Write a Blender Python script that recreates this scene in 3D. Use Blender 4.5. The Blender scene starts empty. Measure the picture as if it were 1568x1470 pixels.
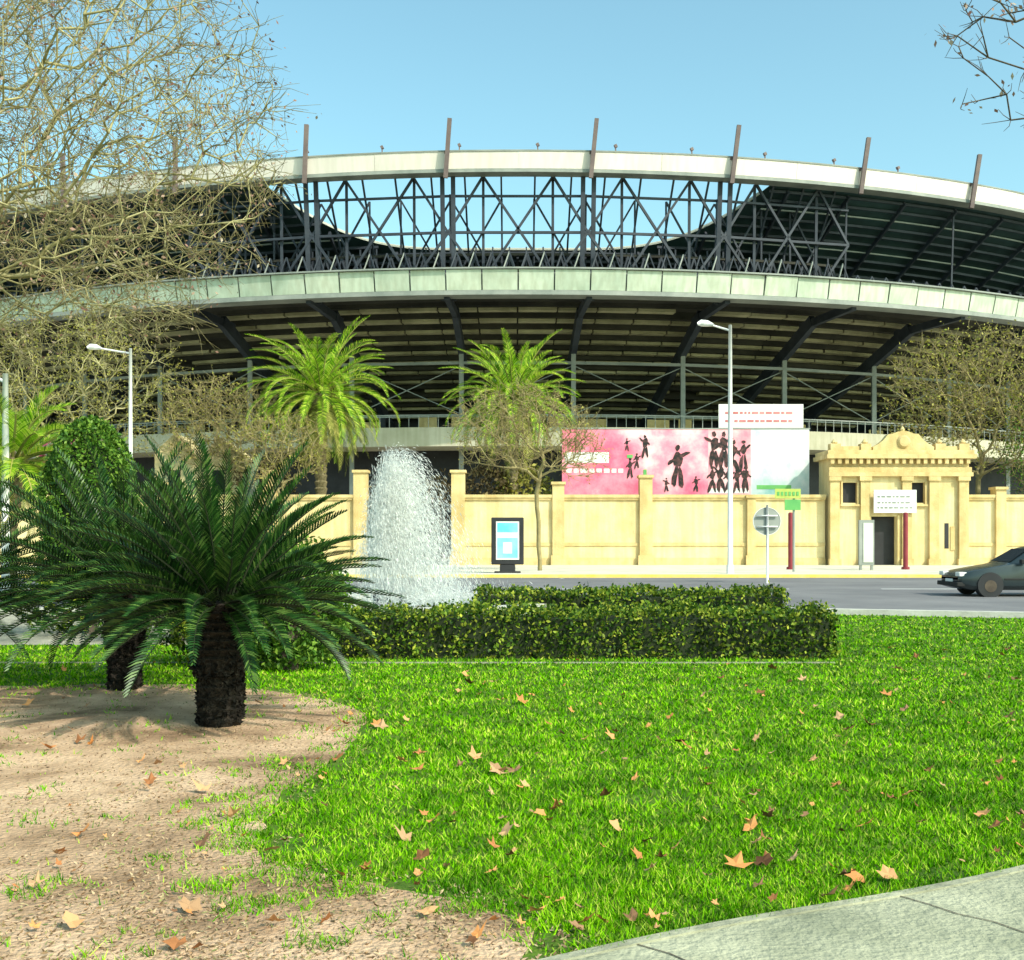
import bpy, math, random
import numpy as np
from mathutils import Vector, Matrix
random.seed(7)
rng = np.random.default_rng(7)
S = bpy.context.scene
COL = S.collection

# ---------------------------------------------------------------- materials
def nodes_of(m):
    m.use_nodes = True
    nt = m.node_tree
    return nt, nt.nodes, nt.links, nt.nodes["Principled BSDF"]

def mat(name, c1, c2=None, scale=1.0, rough=0.8, bump=0.0, bscale=None, metallic=0.0, spec=0.3, stretch=(1,1,1), detail=6, c3=None, lo=0.35, hi=0.65, streak=0.0):
    m = bpy.data.materials.new(name)
    nt, N, L, b = nodes_of(m)
    b.inputs["Roughness"].default_value = rough
    b.inputs["Metallic"].default_value = metallic
    b.inputs["Specular IOR Level"].default_value = spec
    if c2 is None:
        c2 = tuple(c * 0.8 for c in c1)
    tc = N.new("ShaderNodeTexCoord"); mp = N.new("ShaderNodeMapping")
    mp.inputs["Scale"].default_value = stretch
    L.new(tc.outputs["Object"], mp.inputs["Vector"])
    nz = N.new("ShaderNodeTexNoise"); nz.inputs["Scale"].default_value = scale
    nz.inputs["Detail"].default_value = detail; nz.inputs["Roughness"].default_value = 0.65
    L.new(mp.outputs[0], nz.inputs["Vector"])
    cr = N.new("ShaderNodeValToRGB")
    cr.color_ramp.elements[0].position = lo; cr.color_ramp.elements[0].color = (*c1, 1)
    cr.color_ramp.elements[1].position = hi; cr.color_ramp.elements[1].color = (*c2, 1)
    if c3:
        e = cr.color_ramp.elements.new((lo + hi) / 2); e.color = (*c3, 1)
    out = cr.outputs[0]
    L.new(nz.outputs["Fac"], cr.inputs[0])
    if streak > 0:
        m3 = N.new("ShaderNodeMapping"); m3.inputs["Scale"].default_value = (1.6, 1.6, .12)
        L.new(tc.outputs["Object"], m3.inputs["Vector"])
        n3 = N.new("ShaderNodeTexNoise"); n3.inputs["Scale"].default_value = 1.5; n3.inputs["Detail"].default_value = 8
        L.new(m3.outputs[0], n3.inputs["Vector"])
        r3 = N.new("ShaderNodeValToRGB"); r3.color_ramp.elements[0].position = .38; r3.color_ramp.elements[1].position = .62
        r3.color_ramp.elements[0].color = (.62,.58,.5,1); r3.color_ramp.elements[1].color = (1,1,1,1)
        L.new(n3.outputs["Fac"], r3.inputs[0])
        mx = N.new("ShaderNodeMix"); mx.data_type = 'RGBA'; mx.blend_type = 'MULTIPLY'; mx.inputs[0].default_value = streak
        L.new(out, mx.inputs[6]); L.new(r3.outputs[0], mx.inputs[7]); out = mx.outputs[2]
    L.new(out, b.inputs["Base Color"])
    if bump > 0:
        n2 = N.new("ShaderNodeTexNoise"); n2.inputs["Scale"].default_value = bscale or scale * 6
        n2.inputs["Detail"].default_value = 5
        L.new(mp.outputs[0], n2.inputs["Vector"])
        bp = N.new("ShaderNodeBump"); bp.inputs["Strength"].default_value = bump; bp.inputs["Distance"].default_value = 0.05
        L.new(n2.outputs["Fac"], bp.inputs["Height"]); L.new(bp.outputs[0], b.inputs["Normal"])
    return m

def leafmat(name, cols, rough=0.5, trans=0.35, spec=0.3, patch=0.0, pscale=0.6, pcol=(0.5,0.5,0.5)):
    m = bpy.data.materials.new(name)
    nt, N, L, b = nodes_of(m)
    b.inputs["Roughness"].default_value = rough
    b.inputs["Specular IOR Level"].default_value = spec
    g = N.new("ShaderNodeNewGeometry")
    cr = N.new("ShaderNodeValToRGB")
    n = len(cols)
    cr.color_ramp.elements[0].position = 0; cr.color_ramp.elements[0].color = (*cols[0], 1)
    cr.color_ramp.elements[1].position = 1; cr.color_ramp.elements[1].color = (*cols[-1], 1)
    for i in range(1, n - 1):
        e = cr.color_ramp.elements.new(i / (n - 1)); e.color = (*cols[i], 1)
    L.new(g.outputs["Random Per Island"], cr.inputs[0])
    out = cr.outputs[0]
    if patch > 0:
        tc = N.new("ShaderNodeTexCoord")
        nz = N.new("ShaderNodeTexNoise"); nz.inputs["Scale"].default_value = pscale; nz.inputs["Detail"].default_value = 6
        nz.inputs["Roughness"].default_value = .75
        L.new(tc.outputs["Object"], nz.inputs["Vector"])
        r2 = N.new("ShaderNodeValToRGB"); r2.color_ramp.elements[0].position = .4; r2.color_ramp.elements[1].position = .56
        r2.color_ramp.elements[0].color = (*pcol, 1); r2.color_ramp.elements[1].color = (1, 1, 1, 1)
        L.new(nz.outputs["Fac"], r2.inputs[0])
        mx = N.new("ShaderNodeMix"); mx.data_type = 'RGBA'; mx.blend_type = 'MULTIPLY'; mx.inputs[0].default_value = patch
        L.new(out, mx.inputs[6]); L.new(r2.outputs[0], mx.inputs[7]); out = mx.outputs[2]
    L.new(out, b.inputs["Base Color"])
    if trans > 0:
        tr = N.new("ShaderNodeBsdfTranslucent"); L.new(out, tr.inputs["Color"])
        ms = N.new("ShaderNodeMixShader"); ms.inputs[0].default_value = trans
        L.new(b.outputs[0], ms.inputs[1]); L.new(tr.outputs[0], ms.inputs[2])
        L.new(ms.outputs[0], N["Material Output"].inputs["Surface"])
    return m

M = {}
M['ground'] = mat("ground_grass", (0.03,0.08,0.003), (0.12,0.20,0.015), 2.5, 0.95, 0.5, 30, lo=.3, hi=.7)
M['soil'] = mat("dry_soil", (0.14,0.08,0.04), (0.64,0.43,0.28), .9, 0.95, 0.7, 30, c3=(0.42,0.265,0.16), lo=.32, hi=.60, detail=12)
M['concrete'] = mat("path_concrete", (0.20,0.21,0.14), (0.42,0.41,0.29), 1.3, 0.9, 0.5, 30, detail=12, lo=.32, hi=.62)
M['kerb'] = mat("kerb_stone", (0.42,0.4,0.36), (0.6,0.58,0.52), 2, 0.9, .2, 20)
M['edging'] = mat("edging_stone", (0.2,0.2,0.14), (0.4,0.39,0.28), 3, 0.9, .4, 20)
M['asphalt'] = mat("asphalt", (0.13,0.125,0.135), (0.21,0.20,0.205), .25, 0.85, .2, 60, detail=9)
M['sidewalk'] = mat("sidewalk_paving", (0.5,0.46,0.37), (0.68,0.63,0.5), .6, 0.9, .1, 20)
M['gravel'] = mat("gravel_walk", (0.22,0.21,0.16), (0.42,0.39,0.3), 1.2, 0.95, .4, 30, detail=10)
M['yellow'] = mat("yellow_paint", (0.75,0.5,0.08), (0.8,0.62,0.2), 2, .7)
M['whitepaint'] = mat("white_paint", (0.8,0.79,0.77), (0.7,0.69,0.67), 2, .6)
M['plaza'] = mat("plaza_ground", (0.3,0.28,0.24), (0.4,0.38,0.33), .3, .9)
M['fascia'] = mat("roof_fascia_white", (0.86,0.77,0.70), (0.74,0.66,0.60), .2, .6, stretch=(1,1,.3), streak=.2)
M['steel'] = mat("dark_steel", (0.025,0.03,0.042), (0.05,0.058,0.075), .5, .6)
M['steel2'] = mat("grey_steel", (0.20,0.22,0.20), (0.32,0.33,0.30), .5, .6)
M['mast'] = mat("mast_brown", (0.14,0.1,0.1), (0.2,0.15,0.14), 1, .7)
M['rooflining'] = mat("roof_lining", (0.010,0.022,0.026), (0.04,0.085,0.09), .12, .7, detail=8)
M['lip'] = mat("roof_lip", (0.55,0.56,0.48), (0.65,0.66,0.58), .5, .7)
M['parapet'] = mat("parapet_panels", (0.44,0.52,0.41), (0.70,0.74,0.60), .15, .5, streak=.4)
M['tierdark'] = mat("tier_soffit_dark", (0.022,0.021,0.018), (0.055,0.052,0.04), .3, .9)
M['tierlight'] = mat("tier_precast_lit", (0.22,0.20,0.12), (0.62,0.57,0.36), .16, .9, detail=9)  # paler than the soffit: uneven light on the step gaps put into colour
M['cream'] = mat("cream_stucco", (0.62,0.46,0.21), (0.80,0.66,0.37), .4, .9, .3, 10, detail=10, lo=.3, hi=.6, streak=.5)
M['creamtrim'] = mat("cream_trim", (0.52,0.37,0.15), (0.74,0.58,0.30), .8, .9, .35, 14, detail=10, lo=.3, streak=.4)
M['concourse'] = mat("concourse_slab", (0.42,0.40,0.28), (0.56,0.52,0.4), .3, .85, streak=.4)
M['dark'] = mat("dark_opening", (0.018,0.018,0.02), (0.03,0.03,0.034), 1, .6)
M['glass'] = mat("dark_glass", (0.02,0.03,0.04), (0.03,0.04,0.05), 1, .08, spec=.8)
M['pole'] = mat("galvanised_pole", (0.64,0.63,0.62), (0.76,0.75,0.74), 1, .5)
M['pink'] = mat("poster_pink", (0.76,0.12,0.22), (0.88,0.58,0.6), .45, .5, c3=(0.82,.27,.36), lo=.36, hi=.68, detail=8)
M['pink2'] = mat("poster_pink_light", (0.85,0.5,0.52), (0.75,0.22,0.3), .9, .5, detail=8)
M['black'] = mat("poster_black", (0.012,0.012,0.012), (0.16,0.06,0.06), 4, .5, lo=.45, hi=.75)
M['silver'] = mat("poster_silver", (0.76,0.73,0.74), (0.22,0.42,0.41), .3, .5, lo=.40, hi=.66, detail=8)
M['white'] = mat("sign_white", (0.78,0.76,0.73), (0.7,0.67,0.64), .6, .5)
M['letter'] = mat("sign_letter_red", (0.45,0.12,0.12), (0.6,0.25,0.25), .6, .5)
M['redpost'] = mat("red_post_paint", (0.20,0.025,0.035), (0.26,0.04,0.05), 2, .5)
M['green'] = mat("sign_green", (0.1,0.34,0.10), (0.15,0.42,0.12), 2, .5)
M['lime'] = mat("sign_lime", (0.45,0.52,0.12), (0.38,0.44,0.1), 2, .5)
M['cyan'] = mat("poster_cyan", (0.12,0.5,0.8), (0.3,0.7,0.92), 1.2, .3)
M['bark'] = mat("bark", (0.10,0.085,0.04), (0.28,0.22,0.12), 8, .9, .5, 30)
M['bark_bare'] = mat("bark_olive", (0.20,0.175,0.07), (0.46,0.41,0.21), 1.0, .8, detail=8)
M['twig_bare'] = mat("twig_olive", (0.17,0.14,0.06), (0.40,0.34,0.17), .8, .8, detail=8)
M['bark_brown'] = mat("bark_brown", (0.2,0.155,0.07), (0.34,0.28,0.13), 1.5, .8)
M['bark_dark'] = mat("bark_dark", (0.06,0.045,0.035), (0.13,0.1,0.07), 2, .8)
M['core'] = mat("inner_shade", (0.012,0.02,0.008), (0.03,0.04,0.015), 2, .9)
M['cycadbark'] = mat("cycad_bark", (0.006,0.005,0.004), (0.035,0.026,0.018), 14, .95, .8, 40)
M['carpaint'] = mat("car_paint", (0.012,0.02,0.024), (0.016,0.026,0.03), 1, .22, spec=.6)
M['rubber'] = mat("tyre_rubber", (0.015,0.015,0.015), (0.025,0.025,0.025), 5, .8)
M['grass'] = leafmat("grass_blades", [(0.03,0.13,0.0),(0.09,0.29,0.0),(0.17,0.44,0.002),(0.29,0.55,0.01),(0.52,0.52,0.10)], .7, 0, .03, patch=1.0, pscale=1.7, pcol=(0.34,0.48,0.4))  # dark patches put the lawn's mottling and fine shadows into blade colour
M['litter'] = leafmat("soil_litter", [(0.10,0.06,0.03),(0.26,0.16,0.08),(0.5,0.35,0.22),(0.16,0.2,0.05)], .9, 0)
M['fallen'] = leafmat("fallen_leaves", [(0.08,0.035,0.015),(0.36,0.14,0.05),(0.6,0.25,0.08),(0.5,0.3,0.16),(0.16,0.07,0.035)], .8, 0)
M['cycad'] = leafmat("cycad_leaflets", [(0.004,0.020,0.004),(0.010,0.042,0.007),(0.025,0.085,0.012),(0.11,0.19,0.04)], .42, .1, .35)
M['palm'] = leafmat("palm_leaflets", [(0.06,0.16,0.005),(0.18,0.38,0.01),(0.40,0.60,0.03),(0.62,0.70,0.10)], .5, .3, .2)
M['palmdry'] = leafmat("palm_dry", [(0.10,0.13,0.02),(0.26,0.26,0.06),(0.42,0.38,0.12)], .7, .15, .1)
M['hedge'] = leafmat("hedge_leaves", [(0.015,0.05,0.006),(0.05,0.12,0.01),(0.19,0.30,0.02),(0.55,0.58,0.07)], .5, .3, .2, patch=.9, pscale=1.8, pcol=(.30,.30,.22))
M['topiary'] = leafmat("topiary_leaves", [(0.025,0.075,0.008),(0.07,0.17,0.015),(0.20,0.32,0.04)], .5, .25, .2)
M['yleaf'] = leafmat("olive_leaves", [(0.14,0.12,0.02),(0.30,0.27,0.05),(0.42,0.38,0.11),(0.18,0.22,0.03)], .6, .25, .1)
M['brownleaf'] = leafmat("brown_leaves", [(0.06,0.045,0.025),(0.14,0.10,0.05),(0.24,0.18,0.08)], .7, .2, .1)
M['buds'] = leafmat("buds", [(0.18,0.08,0.06),(0.34,0.2,0.15),(0.46,0.38,0.28)], .7, .2)
M['bloom'] = leafmat("bougainvillea", [(0.5,0.04,0.2),(0.3,0.06,0.1),(0.1,0.2,0.03),(0.2,0.32,0.05)], .6, .3)

m = bpy.data.materials.new("water_spray"); nt, N, L, b = nodes_of(m)
b.inputs["Base Color"].default_value = (0.86,0.86,0.84,1); b.inputs["Roughness"].default_value = .3
tr = N.new("ShaderNodeBsdfTranslucent"); tr.inputs[0].default_value = (0.86,0.86,0.84,1)
m1 = N.new("ShaderNodeMixShader"); m1.inputs[0].default_value = .5
L.new(b.outputs[0], m1.inputs[1]); L.new(tr.outputs[0], m1.inputs[2])
L.new(m1.outputs[0], N["Material Output"].inputs["Surface"]); M['spray'] = m
m = bpy.data.materials.new("pool_water"); nt, N, L, b = nodes_of(m)
b.inputs["Base Color"].default_value = (0.15,0.25,0.25,1); b.inputs["Roughness"].default_value = .08; M['water'] = m

# ---------------------------------------------------------------- mesh helpers
def np_obj(name, V, F, material, parent=None, smooth=False):
    V = np.asarray(V, dtype=np.float32); F = np.asarray(F, dtype=np.int32)
    me = bpy.data.meshes.new(name)
    k = F.shape[1]
    me.vertices.add(len(V)); me.vertices.foreach_set("co", V.ravel())
    me.loops.add(F.size); me.loops.foreach_set("vertex_index", F.ravel())
    me.polygons.add(len(F)); me.polygons.foreach_set("loop_start", np.arange(0, F.size, k, dtype=np.int32))
    me.update(calc_edges=True)
    if smooth: me.polygons.foreach_set("use_smooth", np.ones(len(F), dtype=bool))
    me.materials.append(material)
    o = bpy.data.objects.new(name, me); COL.objects.link(o)
    if parent: attach(o, parent)
    return o

def attach(o, parent):
    o.parent = parent
    o.matrix_parent_inverse = Matrix.Translation(-parent.location)

def empty(name, loc):
    e = bpy.data.objects.new(name, None); e.location = loc; e.empty_display_size = .3
    COL.objects.link(e); return e

class MB:
    def __init__(s): s.v = []; s.f = []
    def add(s, vs, fs):
        o = len(s.v); s.v.extend([tuple(v) for v in vs]); s.f.extend([tuple(i + o for i in f) for f in fs])
    def box(s, x0, x1, y0, y1, z0, z1):
        s.add([(x0,y0,z0),(x1,y0,z0),(x1,y1,z0),(x0,y1,z0),(x0,y0,z1),(x1,y0,z1),(x1,y1,z1),(x0,y1,z1)],
              [(0,3,2,1),(4,5,6,7),(0,1,5,4),(1,2,6,5),(2,3,7,6),(3,0,4,7)])
    def beam(s, a, b, w, h=None):
        h = h or w
        a = Vector(a); b = Vector(b); d = (b - a)
        if d.length < 1e-6: return
        d.normalize()
        up = Vector((0,0,1)) if abs(d.z) < .95 else Vector((0,1,0))
        x = d.cross(up).normalized(); y = x.cross(d).normalized()
        vs = []
        for p in (a, b):
            for sx, sy in ((-1,-1),(1,-1),(1,1),(-1,1)):
                vs.append(p + x * sx * w / 2 + y * sy * h / 2)
        s.add(vs, [(0,1,2,3),(7,6,5,4),(0,4,5,1),(1,5,6,2),(2,6,7,3),(3,7,4,0)])
    def tube(s, pts, rads, n=10, caps=True):
        rings = []
        for i, p in enumerate(pts):
            p = Vector(p)
            q = Vector(pts[min(i+1, len(pts)-1)]) - Vector(pts[max(i-1, 0)])
            q.normalize()
            up = Vector((1,0,0)) if abs(q.x) < .9 else Vector((0,1,0))
            x = q.cross(up).normalized(); y = q.cross(x).normalized()
            rings.append([p + (x * math.cos(2*math.pi*k/n) + y * math.sin(2*math.pi*k/n)) * rads[i] for k in range(n)])
        vs = [v for r in rings for v in r]; fs = []
        for i in range(len(pts)-1):
            for k in range(n):
                fs.append((i*n+k, i*n+(k+1)%n, (i+1)*n+(k+1)%n, (i+1)*n+k))
        if caps:
            fs.append(tuple(range(n))); fs.append(tuple(range((len(pts)-1)*n, len(pts)*n))[::-1])
        s.add(vs, fs)
    def ngon(s, pts): s.add(pts, [tuple(range(len(pts)))])
    def prism(s, poly, y0, y1):
        n = len(poly)
        vs = [(x, y0, z) for x, z in poly] + [(x, y1, z) for x, z in poly]
        fs = [tuple(range(n)), tuple(range(n, 2*n))[::-1]] + [(i, i+n, (i+1)%n+n, (i+1)%n) for i in range(n)]
        s.add(vs, fs)
    def obj(s, name, material, parent=None, smooth=False, bevel=0):
        me = bpy.data.meshes.new(name); me.from_pydata(s.v, [], s.f); me.update()
        me.materials.append(material)
        if smooth:
            for p in me.polygons: p.use_smooth = True
        o = bpy.data.objects.new(name, me); COL.objects.link(o)
        if bevel:
            md = o.modifiers.new("bevel", 'BEVEL'); md.width = bevel; md.segments = 2; md.limit_method = 'ANGLE'
        if parent: attach(o, parent)
        return o

def quads(P, size, rng, aspect=1.6, bias=None):
    n = len(P); P = np.asarray(P)
    a = rng.normal(size=(n,3))
    if bias is not None: a = a + bias
    a /= np.linalg.norm(a, axis=1, keepdims=True)
    r = rng.normal(size=(n,3)); b = np.cross(a, r); b /= np.linalg.norm(b, axis=1, keepdims=True)
    c = np.cross(a, b)
    sz = (size * rng.uniform(.6, 1.3, n))[:,None]
    V = np.stack([P - b*sz*aspect/2, P + c*sz*.4, P + b*sz*aspect/2, P - c*sz*.4], 1).reshape(-1,3)
    F = np.arange(4*n).reshape(-1,4)
    return V, F

# ---------------------------------------------------------------- ground, lawn, soil, path, road
def grid_sheet(name, x0, x1, y0, y1, z, material):
    b = MB(); b.add([(x0,y0,z),(x1,y0,z),(x1,y1,z),(x0,y1,z)], [(0,1,2,3)]); return b.obj(name, material)
grid_sheet("ground", -1500, 1500, -300, 2500, 0, M['ground'])

soil_poly = np.array([(-14,0.5),(-14,12.0),(-5.5,11.7),(-4.2,12.1),(-2.9,11.7),(-2.1,10.9),(-1.6,10.1),(-1.55,8.7),(-1.72,7.4),(-1.75,6.3),(-1.62,5.5),(-1.2,5.1),(-.5,4.7),(-.1,4.3),(-1.0,3.6),(-2,2.5),(-4,.5)])
def chaikin(p, it=3):
    for _ in range(it):
        q = np.roll(p, -1, 0)
        p = np.stack([p*.75+q*.25, p*.25+q*.75], 1).reshape(-1,2)
    return p
sp = chaikin(soil_poly)
def offset(p, a):
    t = np.roll(p,-1,0)-np.roll(p,1,0); t /= np.linalg.norm(t,axis=1,keepdims=True)
    area = np.sum(p[:,0]*np.roll(p[:,1],-1)-np.roll(p[:,0],-1)*p[:,1])
    nrm = np.stack([t[:,1],-t[:,0]],1)*(1 if area > 0 else -1)
    return p+nrm*a
spo = offset(sp, .33) + rng.normal(0, .03, sp.shape)
b = MB(); b.ngon([(x,y,.004) for x,y in spo]); b.obj("soil", M['soil'])

def sdist(P, poly):
    x, y = P[:,0], P[:,1]; inside = np.zeros(len(P), bool); dmin = np.full(len(P), 1e9)
    n = len(poly)
    for i in range(n):
        a = poly[i]; c = poly[(i+1)%n]
        cond = ((a[1] > y) != (c[1] > y))
        with np.errstate(divide='ignore', invalid='ignore'):
            xi = (c[0]-a[0])*(y-a[1])/(c[1]-a[1]+1e-12)+a[0]
        inside ^= cond & (x < xi)
        d = c-a; t = np.clip(((P-a)@d)/(d@d+1e-12), 0, 1)
        dmin = np.minimum(dmin, np.linalg.norm(P-(a+t[:,None]*d), axis=1))
    return np.where(inside, -dmin, dmin)

edge = [(-6,0.45),(-3,2.25),(-1.1,3.4),(.15,4.14),(.84,4.53),(1.85,4.97),(2.6,5.38),(4.2,6.45),(6.5,8.6),(9,11.7)]
pe = np.array(edge)
tt = np.linspace(0, len(pe)-1, 60)
pc = np.stack([np.interp(tt, np.arange(len(pe)), pe[:,0]), np.interp(tt, np.arange(len(pe)), pe[:,1])], 1)
for _ in range(6): pc[1:-1] = (pc[:-2]+pc[1:-1]*2+pc[2:])/4
path_poly = np.vstack([pc, [(20,11.7),(20,-12),(-6,-12)]])
b = MB(); b.ngon([(x,y,.02) for x,y in path_poly]); b.obj("path", M['concrete'])
b = MB()
for i in range(len(pc)-1):
    a, c = pc[i], pc[i+1]; d = (c-a)/np.linalg.norm(c-a); nrm = np.array([-d[1], d[0]])
    q = [a, c, c+nrm*.05, a+nrm*.05]
    b.add([(p[0],p[1],.0) for p in q]+[(p[0],p[1],.028) for p in q], [(4,5,6,7),(0,1,5,4),(3,2,6,7)])
b.obj("path_edging", M['edging'])
b = MB()
for i in range(5, 58, 9):
    a = pc[i]; d = pc[i+1]-a; d /= np.linalg.norm(d); nrm = np.array([d[1], -d[0]])
    w = .004
    pts = [a + nrm*s + d*(rng.normal(0,.012)+.25*s) for s in np.linspace(0, 4, 30)]
    for u, v in zip(pts[:-1], pts[1:]):
        b.add([(*(u-d*w),.024),(*(u+d*w),.024),(*(v+d*w),.024),(*(v-d*w),.024)], [(0,1,2,3)])
b.obj("path_joints", M['bark_dark'])

b = MB(); b.box(-14, 4.2, 14.40, 14.46, 0, .014); b.obj("lawn_edging", M['edging'])
b = MB(); b.add([(-30,16.9,.006),(-3.2,16.9,.006),(-3.0,24,.006),(-30,24,.006)], [(0,1,2,3)]); b.obj("gravel_walk", M['gravel'])

b = MB(); b.add([(-300,24.4,.010),(6,24.4,.010),(13,22.2,.010),(40,18.5,.010),(300,10,.010),(300,47,.010),(-300,47,.010)], [(0,1,2,3,4,5,6)])
b.obj("road", M['asphalt'])
b = MB()
ks = [(-300,24.4),(6,24.4),(13,22.2),(40,18.5),(300,10)]
for (xa,ya),(xb,yb) in zip(ks[:-1], ks[1:]):
    d = np.array([xb-xa, yb-ya]); d /= np.linalg.norm(d); n_ = np.array([-d[1], d[0]])
    q = [(xa,ya),(xb,yb),(xb-n_[0]*.28,yb-n_[1]*.28),(xa-n_[0]*.28,ya-n_[1]*.28)]
    b.add([(x,y,0) for x,y in q]+[(x,y,.12) for x,y in q], [(4,5,6,7),(0,1,5,4),(2,3,7,6)])
b.obj("kerb", M['kerb'])
b = MB(); b.box(-300,300,47,47.35,0,.14); b.obj("kerb", M['yellow'])
b = MB(); b.box(-300,300,47.35,66,0,.12); b.obj("sidewalk", M['sidewalk'])
b = MB()
for x in range(-60, 60, 6): b.box(x, x+3, 36, 36.14, .012, .016)
b.obj("road_marking", M['whitepaint'])
grid_sheet("plaza", -200, 200, 66, 300, .02, M['plaza'])

def noise2(P, s, k=5):
    v = np.zeros(len(P)); r = np.random.default_rng(int(s*100))
    for i in range(k):
        f = s*(1.7**i); a = r.uniform(0, 2*np.pi); ph = r.uniform(0, 6, 2)
        v += np.sin(f*(P[:,0]*np.cos(a)+P[:,1]*np.sin(a))+ph[0])*np.sin(f*(-P[:,0]*np.sin(a)+P[:,1]*np.cos(a))+ph[1])/(1.2**i)
    return v/k
def blades(n, dmin, dmax):
    u = rng.uniform(0,1,n); p = .5
    d = (dmin**-p + u*(dmax**-p - dmin**-p))**(-1/p)
    x = rng.uniform(-1,1,n)*(.56*d+1.2)
    return np.stack([x,d],1)
P = blades(440000, 3.6, 24.0)
sd = sdist(P, soil_poly); nn = noise2(P, 3.0); n6 = noise2(P, 9.0)
keep = (sd + nn*1.1 + n6*.9 > rng.uniform(-.05,.5,len(P)))
tuft = (noise2(P, 4.0)+.6*n6 > .27) & (rng.uniform(0,1,len(P)) < .35)
keep |= (sd < 0) & tuft
pd = sdist(P, path_poly); keep &= pd > .02
keep &= ~((pd < .3) & (rng.uniform(0,1,len(P)) < .5) & (nn+n6 > 0))
keep &= ~((P[:,1] > 14.38) & (P[:,1] < 14.48) & (P[:,0] < 4.2) & (rng.uniform(0,1,len(P)) < .8))
keep &= ~((P[:,1] > 16.9) & (P[:,0] < -3.0))
keep &= ~((P[:,0] > 6) & (P[:,1] > 24.1-(P[:,0]-6)*.31))
keep &= ~((P[:,1] > 14.9) & (P[:,1] < 16.2) & (P[:,0] < 4.3) & (P[:,0] > -3.6))
bare = noise2(P, 1.3) < -.36
keep &= ~(bare & (rng.uniform(0,1,len(P)) < .6))
P = P[keep]; n = len(P)
d = P[:,1]
h = rng.uniform(.012,.046,n)*np.clip(1+.6*noise2(P,2.2)+.8*noise2(P,7.3)+.6*noise2(P,14.1),.3,2.2); w = .0030*np.maximum(1, d/4.5)*rng.uniform(.7,1.5,n)
az = rng.uniform(0,2*np.pi,n); lean = rng.uniform(.0,1.5,n)*h; la = rng.uniform(0,2*np.pi,n)
B = np.stack([P[:,0],P[:,1],np.zeros(n)],1)
side = np.stack([np.cos(az),np.sin(az),np.zeros(n)],1)*w[:,None]
tip = B + np.stack([np.cos(la)*lean,np.sin(la)*lean,h],1)
V = np.stack([B-side,B+side,tip],1).reshape(-1,3)
np_obj("lawn_grass", V, np.arange(3*n).reshape(-1,3), M['grass'])

P = blades(120000, 3.6, 13); P = P[(sdist(P, soil_poly) < .5) & (sdist(P, path_poly) > .08)]
P = P[(noise2(P,2.0)+.8*noise2(P,6.0) > rng.uniform(-.5,.7,len(P)))]
V,F = quads(np.stack([P[:,0],P[:,1],np.full(len(P),.008)],1), .011, rng, 2.6, bias=np.array([0,0,2.0])); np_obj("soil_litter", V, F, M['litter'])

fv = []; ff = []
def fallen(x, y, s):
    a0 = random.uniform(0, 6.28); k = 10; c = len(fv)
    tx, ty = random.uniform(-.9,.9), random.uniform(-.9,.9)
    fv.append((x, y, .03+s*.12))
    for i in range(k):
        r = s*(1.0 if i % 2 == 0 else .6)*random.uniform(.6,1.15)
        a = a0 + i*2*math.pi/k
        dx, dy = math.cos(a)*r, math.sin(a)*r*.7
        fv.append((x+dx, y+dy, .03+max(-.02, dx*tx+dy*ty)+(r*r/s)*.6*random.uniform(0,1.2)))
    for i in range(k): ff.append((c, c+1+i, c+1+(i+1)%k))
cnt = 0
while cnt < 380:
    d_ = random.uniform(0,1); d_ = (4.2**-.6 + d_*(17**-.6-4.2**-.6))**(-1/.6)
    x_ = random.uniform(-.5,.5)*d_*1.05
    q = np.array([[x_, d_]])
    if sdist(q, path_poly)[0] < .1: continue
    if 14.7 < d_ < 16.3 and x_ < 4.6: continue
    if sdist(q, soil_poly)[0] < 0 and random.random() < .4: continue
    fallen(x_, d_, random.choice([.018,.022,.028,.035,.05])*(1+d_*.03)); cnt += 1
for x_, d_, s_ in [(1.08,5.35,.08),(1.22,5.40,.07),(.02,7.55,.08),(-.1,7.5,.07),(-1.95,7.0,.07),(-1.38,4.75,.07),(-1.1,9.3,.08),(2.55,11.4,.07),(-1.15,9.45,.06),(-2.5,7.8,.06)]:
    fallen(x_, d_, s_)
me = bpy.data.meshes.new("fallen_leaves"); me.from_pydata(fv, [], ff); me.materials.append(M['fallen'])
COL.objects.link(bpy.data.objects.new("fallen_leaves", me))

# ---------------------------------------------------------------- stadium
CX, CY = 0.5, 190.0
STEP = math.radians(6.72)
st = empty("stadium", (CX, 90, 0))
def sp_(th, r, z): return (CX + r*math.sin(th), CY - r*math.cos(th), z)
def ring(mb, prof, th0, th1, n, closed=False):
    m_ = len(prof); vs = []; fs = []
    for i in range(n+1):
        th = th0+(th1-th0)*i/n
        for r, z in prof: vs.append(sp_(th, r, z))
    for i in range(n):
        for k in range(m_ if closed else m_-1):
            k2 = (k+1) % m_
            fs.append((i*m_+k, (i+1)*m_+k, (i+1)*m_+k2, i*m_+k2))
    mb.add(vs, fs)
T = math.radians(72)
ths = [STEP*(i+.5) for i in range(-11, 11)]
b = MB()
for i in range(-22, 22):
    ring(b, [(100,31.75),(100.25+rng.uniform(-.01,.01),33.1),(99.6,33.35),(98.9,33.2),(98.9,31.7)], STEP*i/2+.0001, STEP*(i+1)/2-.0001, 4, True)
b.obj("roof_fascia", M['fascia'], st)
b = MB(); ring(b, [(100.05,31.45),(100.05,31.72),(98.8,31.66),(98.8,31.45)], -T, T, 160, True)
ring(b, [(100.29,33.05),(100.3,33.16),(100.1,33.24)], -T, T, 160)
b.obj("roof_edge_beam", M['steel2'], st)
b = MB()
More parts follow.
